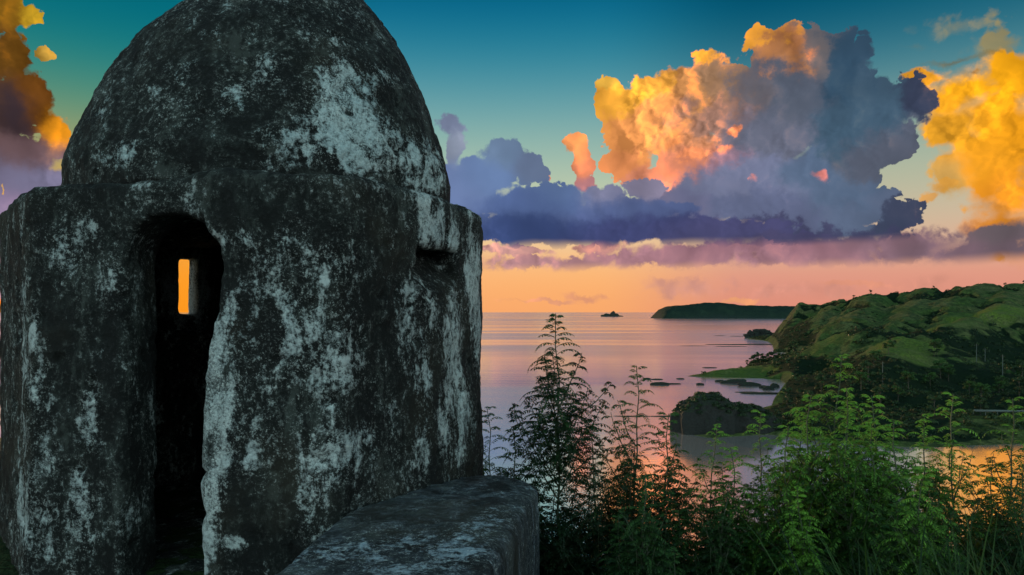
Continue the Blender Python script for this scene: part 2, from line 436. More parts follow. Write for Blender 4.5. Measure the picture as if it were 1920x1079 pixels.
# doorway: tall arch with a bulging upper right side
zr = np.clip((gz - 1.28) / .40, 0, 1); zr = zr * zr * (3 - 2 * zr)
xr = -1.775 + .09 * zr; xl = -2.255 + .0 * zr
cx_ = (xr + xl) / 2; hw = (xr - xl) / 2
arch = np.where(gz > 1.90, np.hypot((gx - cx_) / hw, (gz - 1.90) / .27) * hw - hw, np.abs(gx - cx_) - hw)
door = np.maximum(np.maximum(arch, gy - 5.3), -gz + .0)
# slit window in the far left facet
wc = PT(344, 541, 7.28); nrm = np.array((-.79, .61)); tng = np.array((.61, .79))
dxw = gx - wc[0]; dyw = gy - wc[1]
al = dxw * nrm[0] + dyw * nrm[1]; ac = dxw * tng[0] + dyw * tng[1]
slit = np.maximum(np.maximum(np.abs(ac - .035) - .085, np.abs(gz - (EYE + .245)) - .265), np.abs(al) - .8)
thin = np.maximum(np.maximum(np.abs(ac) - .42, np.abs(gz - (EYE + .245)) - .42), np.abs(al + .50) - .55)   # splayed inside niche
thin = np.maximum(thin, poly_sd(gx, gy, poly) + .20)
# loophole on the right-hand facet: deep shadowed notch with a sloping sill
lp0 = PT(770, 470, 4.78); lp1 = PT(860, 485, 5.28)
ln = (lp1 - lp0)[:2]; L_ = np.hypot(*ln); ln /= L_
u_ = (gx - lp0[0]) * ln[0] + (gy - lp0[1]) * ln[1]
w_ = (gx - lp0[0]) * ln[1] - (gy - lp0[1]) * ln[0]     # outwards +
notch = np.maximum(np.abs(u_ - L_ / 2) - L_ / 2, gz - 2.035)
notch = np.maximum(notch, (1.82 - gz) - (w_ * .9 + .05))
notch = np.maximum(notch, -w_ - .30)
for cut in (inner, door, slit, thin, notch):
    sd = smax(sd, -cut, .025)
v, q = surface_nets(sd, lo, h)
def spread(v, blobs):
    """plaster amount at each vertex from soft ellipsoids (x, y, z, rx, ry, rz, strength)"""
    o = np.zeros(len(v), np.float32)
    for (c, r, s) in blobs:
        d = np.sqrt((((v - np.asarray(c)) / np.asarray(r)) ** 2).sum(1))
        w = np.clip(1.6 - d, 0, 1.2) / 1.2 * s
        o = np.where(np.abs(w) > np.abs(o), w, o)
    return o
def nrmls(v, q):
    a = v[q[:, 2]] - v[q[:, 0]]; b = v[q[:, 3]] - v[q[:, 1]]
    fn = np.cross(a, b); o = np.zeros_like(v)
    for k in range(4): np.add.at(o, q[:, k], fn)
    return o / np.maximum(np.linalg.norm(o, axis=1), 1e-9)[:, None]
def weather(v, q, amp=1.0, seed=0, keep=None):
    nn = nrmls(v, q)
    d = (fbm(v, 1.3, 3, .5, seed) - .5) * .09 + (fbm(v, 5.5, 4, .55, seed + 20) - .5) * .055 + (fbm(v, 20, 2, .6, seed + 40) - .5) * .022
    hole = np.clip(.36 - fbm(v, 9.0, 3, .5, seed + 60), 0, 1) * .22
    if keep is not None: amp = amp * np.clip(np.linalg.norm(v - keep[0], axis=1) / keep[1], keep[2], 1)
    return v + nn * ((d - hole) * amp)[:, None]
vb = weather(v, q, .8, keep=(wc, .55, .12))
def fr(px, py, rx, ry, s, Y=None, ryd=.35):
    if Y is None: Y = 4.30 + (px - 600) / 1400 * -.35 if px < 690 else np.interp(px, [690, 848, 905], [4.25, 5.0, 5.75])
    c = PT(px, py, Y)
    return (c, (rx / F * Y, ryd, ry / F * Y), s)
pb = [(wc, (.22, .22, .32), 1.3), fr(410, 640, 22, 60, .75), fr(406, 740, 40, 110, 1.0), fr(398, 890, 28, 130, .95), fr(395, 980, 14, 60, .7), fr(440, 580, 14, 30, .7), fr(440, 1010, 32, 14, .8), fr(405, 985, 12, 24, .8),  # first patch, at the slit, paints its lit jamb pale
      fr(278, 760, 8, 60, .9), fr(60, 630, 16, 34, .6), fr(80, 720, 22, 60, .6), fr(85, 860, 26, 70, .55), fr(165, 960, 16, 50, .6), fr(175, 790, 18, 70, .45), fr(155, 900, 14, 26, .5),
      fr(560, 640, 90, 70, .26), fr(620, 690, 50, 60, .38), fr(640, 620, 36, 50, .36), fr(620, 860, 42, 56, .62), fr(600, 900, 30, 40, .5), fr(650, 830, 40, 22, .55), fr(540, 560, 60, 40, .22),
      fr(480, 850, 14, 26, .5), fr(440, 450, 30, 14, .5), fr(215, 530, 14, 50, .4), fr(20, 540, 14, 50, .4), fr(50, 960, 90, 110, .32), fr(30, 760, 40, 140, .3), fr(470, 700, 60, 120, .15), fr(130, 460, 50, 40, .25), fr(500, 480, 60, 50, .22), fr(620, 500, 60, 40, .25),
      fr(795, 400, 10, 60, .70), fr(820, 430, 9, 50, .8), fr(845, 440, 9, 40, .9), fr(800, 360, 22, 30, .5), fr(850, 620, 14, 90, .8), fr(850, 720, 16, 60, .9), fr(830, 800, 14, 50, .7), fr(800, 600, 18, 90, .35),
      fr(884, 440, 5, 50, .7), fr(888, 520, 12, 80, .85), fr(895, 600, 10, 90, .85), fr(870, 780, 12, 70, .6), fr(790, 720, 12, 60, .6), fr(780, 560, 30, 40, .4), fr(760, 640, 14, 70, .35), fr(790, 840, 14, 50, .55), fr(860, 850, 12, 30, .6),
      fr(330, 330, 120, 10, -.2), fr(480, 960, 60, 60, -.25), fr(520, 400, 120, 50, -.12), fr(560, 740, 60, 40, -.1), fr(120, 600, 40, 60, -.1)]
tower = empty('sentry_tower', (-2.0, 6.0, 0), 'old domed stone sentry tower with arched doorway and dark mossy plaster', 'sentry tower')
T0 = np.array(tower.location)
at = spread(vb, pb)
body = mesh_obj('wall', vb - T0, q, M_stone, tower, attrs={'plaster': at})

# dome: profile solved from its outline, then meshed as a surface of its own
lv = [(336, 118, 848), (300, 131, 838), (262, 151, 826), (220, 174, 814), (175, 203, 798), (140, 228, 783), (110, 252, 767), (65, 300, 738), (30, 352, 710), (0, 410, 687), (-22, 455, 655), (-40, 490, 610), (-52, 540, 566)]
YC = 5.80
prof = []
for y, l, r in lv:
    l = (l - 960) / F; r = (r - 960) / F; mm = (l + r) / 2; d = (r - l) / 2; rho = d * YC
    for _ in range(60):
        X = mm * (YC * YC - rho * rho) / YC
        rho = d * (YC * YC - rho * rho) / math.sqrt(max(X * X + YC * YC - rho * rho, 1e-6))
    prof.append((EYE + (HOR - y) / F * (YC - rho * .12), X, rho))
prof = np.array(prof)
h = .032
lo = np.array((-3.7, 4.0, 2.25)); n = np.array((108, 112, 66))
gx, gy, gz = np.meshgrid(*(lo[k] + h * np.arange(n[k]) for k in range(3)), indexing='ij')
rr = np.interp(gz, prof[:, 0], prof[:, 2]); xc = np.interp(gz, prof[:, 0], prof[:, 1])
rr = np.where(gz > prof[-1, 0], prof[-1, 2] - (gz - prof[-1, 0]) * 6, rr)
ds = (np.hypot(gx - xc, gy - YC) - rr) * .75
ds = smax(ds, 2.345 - gz, .05)
v, q = surface_nets(ds, lo, h)
vd = weather(v, q, .8, 5)
def dm(px, py, rx, ry, s):
    z = EYE + (HOR - py) / F * 4.6
    k = int(np.argmin(abs(prof[:, 0] - z))); r_ = prof[k, 2]; X0 = prof[k, 1]
    t = (px - 960) / F          # nearest hit of the sight line with the dome circle
    A = 1 + t * t; B = -2 * (t * X0 + YC); C_ = X0 * X0 + YC * YC - r_ * r_
    disc = max(B * B - 4 * A * C_, 0); Y = (-B - math.sqrt(disc)) / (2 * A)
    return (PT(px, py, Y), (rx / F * Y, .45, ry / F * Y), s)
db = [dm(630, 145, 34, 40, .8), dm(640, 190, 48, 40, .8), dm(660, 240, 90, 40, .75), dm(690, 285, 110, 36, .72), dm(560, 270, 60, 34, .68), dm(530, 300, 40, 24, .5), dm(770, 290, 50, 46, .65), dm(800, 330, 40, 30, .7), dm(600, 230, 30, 26, .6),
      dm(810, 310, 16, 50, .7), dm(230, 290, 20, 20, .6), dm(190, 300, 24, 22, .35), dm(345, 130, 26, 26, .35), dm(500, 115, 24, 20, .4), dm(440, 175, 24, 26, .3), dm(600, 60, 40, 26, .25), dm(720, 140, 24, 16, .45), dm(190, 210, 18, 34, .3),
      dm(780, 330, 12, 16, -.5), dm(560, 325, 80, 9, -.4), dm(460, 60, 90, 40, -.12), dm(760, 200, 30, 60, -.15), dm(380, 260, 90, 60, -.05)]
mesh_obj('dome', vd - T0, q, M_dome, tower, attrs={'plaster': spread(vd, db)})

# ------------------------------------------------------------------ parapet wall beside it
h = .03
lo = np.array((-1.30, .6, -1.66)); n = np.array((54, 166, 78))
gx, gy, gz = np.meshgrid(*(lo[k] + h * np.arange(n[k]) for k in range(3)), indexing='ij')
xo = np.interp(gy, [0, 3.1, 4.9, 6], [-.52, -.10, .175, .20]); xi = np.interp(gy, [0, 3.1, 4.2, 6], [-1.10, -1.02, -.93, -.90])
ztop = np.interp(gy, [0, 3.1, 4.9, 6], [.51, .51, .47, .40]) - .05 * np.clip((gx + .1) / .4, 0, 1)
s = smax(gx - xo, xi - gx, .05)
s = smax(s, gy - 5.32, .30)
s = smax(s, gz - ztop, .06)
s = np.maximum(s, .75 - gy); s = np.maximum(s, -1.60 - gz)
s = np.maximum(s, -(body_sdf(gx, gy, gz) - .0))
v, q = surface_nets(s, lo, h)
vp = weather(v, q, .5, 9)
pp = [(PT(860, 1030, 3.4), (.12, .3, .3), .5), (PT(740, 1020, 3.5), (.25, .12, .2), .45), (PT(640, 1040, 3.4), (.3, .12, .2), .4), (PT(900, 990, 3.8), (.1, .2, .2), .4), (PT(930, 950, 4.1), (.08, .2, .2), .4), (PT(780, 1060, 3.2), (.3, .08, .2), .45),
      (PT(800, 930, 4.4), (.3, .3, .3), -.15)]
wallp = mesh_obj('parapet_wall', vp - np.array((-.5, 3, 0)), q, M_par, attrs={'plaster': spread(vp, pp)})
wallp.location = (-.5, 3, 0)
tag(wallp, 'low weathered stone parapet with a rounded end, running up to the domed tower', 'wall')

# ------------------------------------------------------------------ sea
m, N, b, out = mat('sea_water'); M_sea = m
tc = N.new('ShaderNodeTexCoord'); g = N.new('ShaderNodeNewGeometry')
co = g.outputs['Position']
sp = N.new('ShaderNodeSeparateXYZ'); N.l.new(co, sp.inputs[0])
dist = N.v('LENGTH', co)
b.inputs['Base Color'].default_value = (.98, .82, .77, 1)
b.inputs['IOR'].default_value = 1.6
b.inputs['Metallic'].default_value = .86
b.inputs['Specular IOR Level'].default_value = .5
swell = N.noise(N.v('MULTIPLY', co, (.010, .045, 1)), 1.0, 4, .55)
streak = N.noise(N.v('MULTIPLY', co, (.0012, .006, 1)), 1.0, 4, .5)
rip = N.noise(N.v('MULTIPLY', co, (.35, .8, 1)), 1.0, 3, .6)
N.l.new(N.m('MULTIPLY_ADD', N.step(streak, .42, .62), .08, .13), b.inputs['Roughness'])
bp = N.new('ShaderNodeBump'); bp.inputs['Distance'].default_value = 1.0
N.l.new(N.m('DIVIDE', 60.0, N.m('ADD', dist, 300.0)), bp.inputs['Strength'])
N.l.new(N.m('ADD', N.m('MULTIPLY', swell, 1.2), N.m('MULTIPLY', rip, .10)), bp.inputs['Height'])
N.l.new(bp.outputs[0], b.inputs['Normal'])
S_ = 50000.0
sea = mesh_obj('sea', [(-S_, -S_, SEA), (S_, -S_, SEA), (S_, S_, SEA), (-S_, S_, SEA)], np.array([[0, 1, 2, 3]]), M_sea, smooth=False)
tag(sea, kind='structure')

# ------------------------------------------------------------------ land
def land_mat(name, grass=(.070, .118, .028), dark=(.006, .015, .006), dry=(.130, .138, .052), rock=(.035, .04, .035), sc_=1.0):
    m, N, b, out = mat(name)
    g = N.new('ShaderNodeNewGeometry'); co = g.outputs['Position']
    sp = N.new('ShaderNodeSeparateXYZ'); N.l.new(g.outputs['Normal'], sp.inputs[0])
    cov = N.new('ShaderNodeAttribute', attribute_name='scrub').outputs['Fac']  # scrub cover, with slope shade painted into it
    n1 = N.noise(co, .022 * sc_, 5, .6); n2 = N.noise(co, .16 * sc_, 5, .65); n3 = N.noise(co, .8 * sc_, 4, .7)
    c = N.mix(N.step(n1, .38, .60), grass, dry)
    c = N.mix(N.step(n2, .36, .62, .0, .7), c, (.020, .036, .012))
    lush_lit = N.new('ShaderNodeAttribute', attribute_name='lush_lit').outputs['Fac']
    c = N.mix(N.m('MULTIPLY', lush_lit, N.step(n2, .38, .6, .25, 1.)), c, (.12, .175, .028))
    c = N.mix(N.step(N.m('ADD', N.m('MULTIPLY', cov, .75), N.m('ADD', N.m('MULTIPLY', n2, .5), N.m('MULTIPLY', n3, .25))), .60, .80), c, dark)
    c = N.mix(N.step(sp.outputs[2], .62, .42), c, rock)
    c = N.mix(N.step(n3, .35, .65, .5, 0), c, dark)
    N.l.new(c, b.inputs['Base Color']); b.inputs['Roughness'].default_value = .95; b.inputs['Specular IOR Level'].default_value = .1
    bp = N.new('ShaderNodeBump'); bp.inputs['Strength'].default_value = .9; bp.inputs['Distance'].default_value = 2.2 / sc_
    N.l.new(N.m('ADD', N.m('MULTIPLY', n2, .8), N.m('MULTIPLY', n3, .55)), bp.inputs['Height']); N.l.new(bp.outputs[0], b.inputs['Normal'])
    return m
M_land = land_mat('hill_grass')
M_far = land_mat('far_woodland', (.022, .045, .028), (.012, .026, .020), (.025, .045, .028), (.02, .03, .03), .12)
M_bluff = land_mat('bluff_grass', (.018, .035, .012), (.006, .012, .005), (.02, .03, .012), (.02, .02, .015), 8)

def seg_eval(X, Y, pl):
    """nearest distance to a 3-D polyline (in plan) and the height there"""
    bd = np.full(X.shape, 1e9); bz = np.zeros(X.shape)
    for a, c in zip(pl[:-1], pl[1:]):
        d = c - a; L2 = d[0] ** 2 + d[1] ** 2
        t = np.clip(((X - a[0]) * d[0] + (Y - a[1]) * d[1]) / L2, 0, 1)
        dd = np.hypot(X - a[0] - t * d[0], Y - a[1] - t * d[1])
        zz = a[2] + t * d[2]
        m_ = dd < bd
        bd = np.where(m_, dd, bd); bz = np.where(m_, zz, bz)
    return bd, bz
def ridge(pts): return np.array([PT(*p) for p in pts])
def sea_pt(px, py):
    Y = 40.0 * F / (py - HOR); return ((px - 960) / F * Y, Y)
def poly_dist(X, Y, pg):
    bd = np.full(X.shape, 1e9); inside = np.zeros(X.shape, bool)
    n_ = len(pg)
    for i in range(n_):
        a = pg[i]; c = pg[(i + 1) % n_]
        d = (c[0] - a[0], c[1] - a[1]); L2 = d[0] ** 2 + d[1] ** 2
        t = np.clip(((X - a[0]) * d[0] + (Y - a[1]) * d[1]) / L2, 0, 1)
        bd = np.minimum(bd, np.hypot(X - a[0] - t * d[0], Y - a[1] - t * d[1]))
        if d[1] != 0:
            cross = ((a[1] > Y) != (c[1] > Y)) & (X < d[0] * (Y - a[1]) / d[1] + a[0])
            inside ^= cross
    return np.where(inside, bd, -bd)
coast = [sea_pt(*p) for p in [(1432, 626), (1402, 636), (1440, 640), (1448, 646), (1452, 660), (1506, 663), (1512, 668), (1410, 676), (1395, 690), (1350, 697), (1300, 703), (1288, 706), (1330, 708), (1400, 709), (1462, 712),
                               (1480, 722), (1462, 735), (1452, 748), (1448, 757), (1420, 768), (1330, 790), (1278, 800), (1275, 812), (1330, 822), (1440, 815), (1520, 826), (1620, 836), (1740, 840), (1850, 836), (1960, 832), (2200, 825), (2600, 815)]]
coast += [(1500, 500), (1500, 1500), (480, 1500), (420, 1200)]
RID = [   # (crest points as photo direction + distance), slope near crest, roundness
    (ridge([(1452, 612, 985), (1462, 590, 975), (1478, 571, 960), (1500, 567, 945), (1540, 568, 930), (1575, 561, 915), (1612, 556, 900), (1640, 547, 885), (1700, 543, 870), (1745, 541, 855), (1790, 534, 840), (1850, 530, 825), (1900, 533, 810), (1990, 531, 790), (2150, 520, 760), (2500, 500, 700)]), .50, 14),
    (ridge([(1500, 567, 945), (1490, 610, 860), (1480, 640, 790)]), .75, 10),
    (ridge([(1575, 561, 915), (1545, 600, 800), (1530, 640, 700)]), .62, 12),
    (ridge([(1640, 547, 885), (1625, 578, 790), (1600, 600, 690)]), .55, 12),
    (ridge([(1745, 541, 855), (1720, 570, 760), (1690, 598, 680), (1650, 612, 600)]), .50, 14),
    (ridge([(1850, 530, 825), (1800, 562, 740), (1770, 590, 660)]), .45, 16),
    (ridge([(1900, 533, 810), (1873, 578, 650), (1800, 604, 590), (1730, 618, 560)]), .55, 8),
    (ridge([(1873, 578, 650), (1960, 606, 600), (2100, 610, 560)]), .5, 8),
    (ridge([(1500, 668, 560), (1530, 650, 530), (1565, 632, 505), (1600, 612, 480), (1640, 608, 465), (1690, 622, 450), (1740, 640, 430)]), .60, 9),
    (ridge([(1700, 628, 440), (1680, 638, 400), (1665, 660, 370), (1640, 690, 345)]), .62, 8),
    (ridge([(1690, 632, 415), (1740, 650, 395), (1790, 680, 375), (1850, 698, 360), (1950, 706, 350)]), .60, 9),
    (ridge([(1530, 655, 500), (1500, 690, 440), (1480, 715, 400), (1470, 750, 350)]), .70, 7),
    (ridge([(1560, 700, 360), (1640, 720, 320), (1760, 740, 300), (1900, 745, 290), (2200, 740, 280)]), .35, 14),
    (ridge([(1480, 770, 290), (1600, 780, 262), (1750, 785, 255), (1900, 780, 252), (2100, 778, 250)]), .35, 8),
]
def land_height(X, Y):
    pd = poly_dist(X, Y, coast)
    p3 = np.stack([X, Y, X * 0], 1)
    base = np.clip(pd * .16, -6, 3.0) + np.clip(pd - 20, 0, 400) * .012
    zz = SEA + base + (fbm(p3, .03, 3) - .5) * 2.0 * np.clip(pd / 20, 0, 1)
    wX = X + (fbm(p3, .014, 4, .55, 3) - .5) * 46; wY = Y + (fbm(p3, .014, 4, .55, 9) - .5) * 46
    fl = fbm(p3, .035, 4, .55, 31)
    for pl, sl, rd in RID:
        d, z0 = seg_eval(X * .7 + wX * .3, Y * .7 + wY * .3, pl)
        z = z0 + rd * sl - sl * np.sqrt(d * d + rd * rd) * (.75 + .5 * fl)
        k = 5.0
        hh = np.clip(.5 + .5 * (z - zz) / k, 0, 1)
        zz = zz * (1 - hh) + z * hh + k * hh * (1 - hh) * .5
    # land ends at the coast: sea cliffs and banks
    lim = SEA + np.clip(pd, -20, 1e9) * (1.5) + .3
    lim = np.where(pd < 0, SEA + pd * .5 - .3, lim)
    zz = np.minimum(zz, lim)
    gul = (np.abs(fbm(p3, .020, 4, .5, 77) - .5)) * 2
    zz = zz - np.clip(.16 - gul, 0, 1) * 38 * np.clip((zz - SEA - 10) / 25, 0, 1) + (fbm(p3, .07, 4, .55, 50) - .5) * 3.6 * np.clip(pd / 10, 0, 1)
    return zz, pd
na, nd = 620, 560
az = np.linspace(math.atan((1262 - 960) / F), math.atan((2450 - 960) / F), na)
dep = np.exp(np.linspace(math.log(215), math.log(1250), nd))
A_, D_ = np.meshgrid(np.tan(az), dep, indexing='ij')
LX = (A_ * D_).ravel(); LY = D_.ravel()
LZ, LPD = land_height(LX, LY)
# scrub cover: gullies, lower ground, near slopes, plus painted slope shade
p3 = np.stack([LX, LY, LX * 0], 1)
scrub_shade = fbm(p3, .018, 4, .55, 91) + np.clip((SEA + 18 - LZ) / 30, -.3, .35) + .10 * (LY < 420)
scrub_shade = np.clip((scrub_shade - .52) * 4, 0, 1)
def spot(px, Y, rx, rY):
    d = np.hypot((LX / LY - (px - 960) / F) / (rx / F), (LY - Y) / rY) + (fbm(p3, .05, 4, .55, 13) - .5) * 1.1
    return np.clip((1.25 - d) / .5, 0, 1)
lush_lit = np.maximum.reduce([spot(1875, 640, 90, 28) * .9, spot(1700, 402, 62, 34) * .8, spot(1880, 245, 130, 16) * .45, spot(1370, 460, 75, 45) * .6, spot(1560, 500, 40, 30) * .5, spot(1760, 590, 60, 16) * .5])  # lush grass patches; lit mound sides painted lighter here
darkp = np.maximum.reduce([spot(1640, 500, 80, 36), spot(1790, 500, 170, 70), spot(1760, 800, 55, 30) * .8, spot(1480, 800, 40, 80) * .7, spot(1620, 355, 120, 30) * .8])  # dark cover, with the mound's shaded side painted in
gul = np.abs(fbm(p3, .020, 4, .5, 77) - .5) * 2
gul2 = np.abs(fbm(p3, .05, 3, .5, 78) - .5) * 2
scrub_shade = np.maximum(scrub_shade, np.clip((.13 - gul) * 9, 0, .9)); scrub_shade = np.maximum(scrub_shade, np.clip((.07 - gul2) * 9, 0, .4))  # hollows painted dark for contrast between slopes
scrub_shade = np.clip(np.maximum(scrub_shade, darkp) - lush_lit * 1.3, 0, 1) * np.clip((LPD - 3) / 3, 0, 1)
ii = np.arange(na * nd).reshape(na, nd)
quad = np.stack([ii[:-1, :-1], ii[1:, :-1], ii[1:, 1:], ii[:-1, 1:]], -1).reshape(-1, 4)
keep = (LZ[quad].max(1) > SEA - 1.5)
hills = mesh_obj('hills', np.stack([LX, LY, LZ], 1), quad[keep], M_land, attrs={'scrub': scrub_shade, 'lush_lit': lush_lit})
tag(hills, kind='structure')

# far wooded headland across the bay
def far_ridge(name, tops, Y0, width, base_py, seed, matl):
    nx_, ny_ = 260, 24
    px = np.linspace(tops[0][0], tops[-1][0], nx_)
    top = np.interp(px, [t[0] for t in tops], [t[1] for t in tops])
    V = []
    for j in range(ny_):
        f = j / (ny_ - 1); Y = Y0 - width * .5 + width * f
        prof_ = math.sin(math.pi * min(max(f, 0), 1)) ** .45
        X = (px - 960) / F * Y0
        hgt = (HOR - top) / F * Y0 + EYE - SEA
        p = np.stack([X, X * 0 + Y, X * 0], 1)
        z = SEA - 2 + (hgt + 2) * prof_ * (1 + (fbm(p, .012, 4, .6, seed) - .5) * .22)
        V.append(np.stack([X, X * 0 + Y, z], 1))
    V = np.concatenate(V); ii = np.arange(nx_ * ny_).reshape(ny_, nx_)
    Q = np.stack([ii[:-1, :-1], ii[:-1, 1:], ii[1:, 1:], ii[1:, :-1]], -1).reshape(-1, 4)
    return mesh_obj(name, V, Q, matl, attrs={'scrub': np.full(len(V), .5)})
fh = far_ridge('headland', [(1230, 597), (1233, 588), (1238, 580), (1250, 575), (1275, 573), (1300, 570), (1345, 568), (1370, 571), (1400, 572), (1440, 574), (1480, 575), (1600, 576), (1800, 577)], 4600, 420, 597, 3, M_far)
tag(fh, kind='structure')

# ground of the fort and the bluff falling away in front of the viewer
def bluff_z(X, Y):
    p = np.stack([np.ravel(X), np.ravel(Y), np.ravel(X) * 0], 1)
    e = np.where(np.ravel(X) < -.6, 9.5, 2.2 + np.clip(-.6 - np.ravel(X), -2, 0) * -.0)
    d = np.clip(np.ravel(Y) - e, 0, None)
    z = -.30 * np.clip(d, 0, 1.2) - .55 * np.clip(d - 1.2, 0, 4) - .95 * np.clip(d - 5.2, 0, None)
    z = z + (fbm(p, .9, 4) - .5) * .25 * np.clip(d, 0, 1)
    sd_ = np.clip(np.abs(np.ravel(X)) - 30, 0, None)
    return np.maximum(z - sd_ * .5, SEA - 3).reshape(np.shape(X))
gx = np.concatenate([np.linspace(-90, -12, 30), np.linspace(-11.5, 16, 130), np.linspace(17, 90, 30)]); gy = np.concatenate([np.linspace(-60, -1, 20), np.linspace(-.5, 16, 110), np.linspace(16.5, 70, 50)])
GX, GY = np.meshgrid(gx, gy, indexing='ij')
GZ = bluff_z(GX, GY)
ii = np.arange(GX.size).reshape(GX.shape)
Q = np.stack([ii[:-1, :-1], ii[1:, :-1], ii[1:, 1:], ii[:-1, 1:]], -1).reshape(-1, 4)
gr = mesh_obj('bluff_ground', np.stack([GX.ravel(), GY.ravel(), GZ.ravel()], 1), Q, M_bluff, attrs={'scrub': np.zeros(GX.size)})
tag(gr, kind='structure')

# ------------------------------------------------------------------ leaf materials
def leaf_mat(name, c1, c2, trans=.35, rough=.55):
    m, N, b, out = mat(name)
    oi = N.new('ShaderNodeObjectInfo')
    g = N.new('ShaderNodeNewGeometry')
    tint = N.new('ShaderNodeAttribute', attribute_name='tint').outputs['Fac']
    n1 = N.noise(g.outputs['Position'], 1.6, 3, .6)
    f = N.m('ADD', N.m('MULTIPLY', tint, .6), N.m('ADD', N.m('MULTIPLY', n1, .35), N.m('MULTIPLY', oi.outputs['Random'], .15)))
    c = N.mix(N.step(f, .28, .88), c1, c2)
    N.l.new(c, b.inputs['Base Color']); b.inputs['Roughness'].default_value = rough; b.inputs['Specular IOR Level'].default_value = .25
    tr = N.new('ShaderNodeBsdfTranslucent'); N.l.new(N.mix(.35, c, (.12, .20, .03)), tr.inputs[0])
    mx = N.new('ShaderNodeMixShader'); mx.inputs[0].default_value = trans
    N.l.new(b.outputs[0], mx.inputs[1]); N.l.new(tr.outputs[0], mx.inputs[2]); N.l.new(mx.outputs[0], out.inputs[0])
    return m
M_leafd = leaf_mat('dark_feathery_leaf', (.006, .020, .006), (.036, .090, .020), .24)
M_leafg = leaf_mat('lit_feathery_leaf', (.012, .045, .008), (.17, .37, .045), .36)  # brighter leaf copy, front light put into its colour
M_scrub = leaf_mat('scrub_leaf', (.008, .020, .008), (.035, .070, .020), .15)
M_scrubg = leaf_mat('green_bush_leaf', (.015, .045, .012), (.05, .12, .025), .2)
M_grassb = leaf_mat('grass_blade', (.006, .018, .005), (.035, .08, .014), .3)
m, N, b, out = mat('green_stem'); M_stem = m
N.l.new(N.mix(N.noise(N.new('ShaderNodeTexCoord').outputs['Object'], 9, 4, .6), (.012, .02, .010), (.07, .09, .045)), b.inputs['Base Color']); b.inputs['Roughness'].default_value = .7
m, N, b, out = mat('bark'); M_bark = m
N.l.new(N.mix(N.noise(N.new('ShaderNodeTexCoord').outputs['Object'], 3, 5, .6), (.02, .018, .014), (.09, .08, .06)), b.inputs['Base Color']); b.inputs['Roughness'].default_value = .9

class Geo:
    def __init__(s): s.v = []; s.q = []; s.t = []; s.n = 0
    def add(s, v, q, t=None):
        v = np.asarray(v, np.float32).reshape(-1, 3)
        s.v.append(v); s.q.append(np.asarray(q) + s.n); s.n += len(v)
        s.t.append(np.full(len(v), .5, np.float32) if t is None else np.broadcast_to(np.asarray(t, np.float32), (len(v),)))
    def tube(s, pts, r0, r1, sides=5):
        pts = np.asarray(pts, float); n_ = len(pts); V = []
        for i, p in enumerate(pts):
            d = pts[min(i + 1, n_ - 1)] - pts[max(i - 1, 0)]; d /= np.linalg.norm(d) + 1e-9
            a = np.cross(d, (0.3, .9, .2)); a /= np.linalg.norm(a) + 1e-9; b_ = np.cross(d, a)
            r = r0 + (r1 - r0) * i / (n_ - 1)
            for k in range(sides):
                an = 2 * math.pi * k / sides; V.append(p + r * (a * math.cos(an) + b_ * math.sin(an)))
        Q = [(i * sides + k, i * sides + (k + 1) % sides, (i + 1) * sides + (k + 1) % sides, (i + 1) * sides + k) for i in range(n_ - 1) for k in range(sides)]
        s.add(V, Q)
    def obj(s, name, mat_, parent=None, smooth=False):
        return mesh_obj(name, np.concatenate(s.v), np.concatenate(s.q), mat_, parent, smooth, {'tint': np.concatenate(s.t)})

def frond(G, rng, base, yaw, L, up=.55, droop=1.5, wid=.125, tint=.5):
    K = max(8, int(L / .017))
    t = np.linspace(0, 1, K)
    ang = up - (up + droop * rng.uniform(.7, 1.5)) * t ** 1.15            # elevation of the rachis along its length
    st = L / (K - 1)
    hx = np.concatenate([[0], np.cumsum(np.cos(ang[:-1]) * st)]); hz = np.concatenate([[0], np.cumsum(np.sin(ang[:-1]) * st)])
    dirh = np.array((math.cos(yaw), math.sin(yaw), 0)); side = np.array((-math.sin(yaw), math.cos(yaw), 0))
    pts = base + hx[:, None] * dirh + hz[:, None] * np.array((0, 0, 1))
    fw = np.cos(ang)[:, None] * dirh + np.sin(ang)[:, None] * np.array((0, 0, 1))
    ln = (wid * (.30 + .034 / max(L, .1)) * .9 * np.clip(np.sin(math.pi * np.clip(t * .92 + .08, 0, 1)) ** .55, .25, 1)) * (.5 + L)
    sel = t > .12
    for sg in (-1, 1):
        d = side * sg * .8 + fw * .45 + np.array((0, 0, -.40))
        d = d + rng.normal(0, .16, (K, 3)); d /= np.linalg.norm(d, axis=1)[:, None]
        w = np.cross(d, fw); w = w / (np.linalg.norm(w, axis=1)[:, None] + 1e-6)
        w = fw * .0 + np.cross(w, d)
        ll = ln[:, None]; ww = np.minimum(ln * .17, .0085)[:, None]
        p0 = pts; p1 = pts + d * ll * .5 + w * ww; p2 = pts + d * ll; p3_ = pts + d * ll * .5 - w * ww
        V = np.stack([p0, p1, p2, p3_], 1)[sel]
        n_ = len(V)
        G.add(V.reshape(-1, 3), np.arange(n_ * 4).reshape(n_, 4), np.repeat(np.clip(tint + rng.normal(0, .15, n_), 0, 1), 4))
    # rachis as a thin ribbon
    w = np.array((0, 0, 1)) * .0022
    V = np.concatenate([pts - w, pts + w]); i = np.arange(K - 1)
    G.add(V, np.stack([i, i + 1, i + 1 + K, i + K], 1), tint * .8)

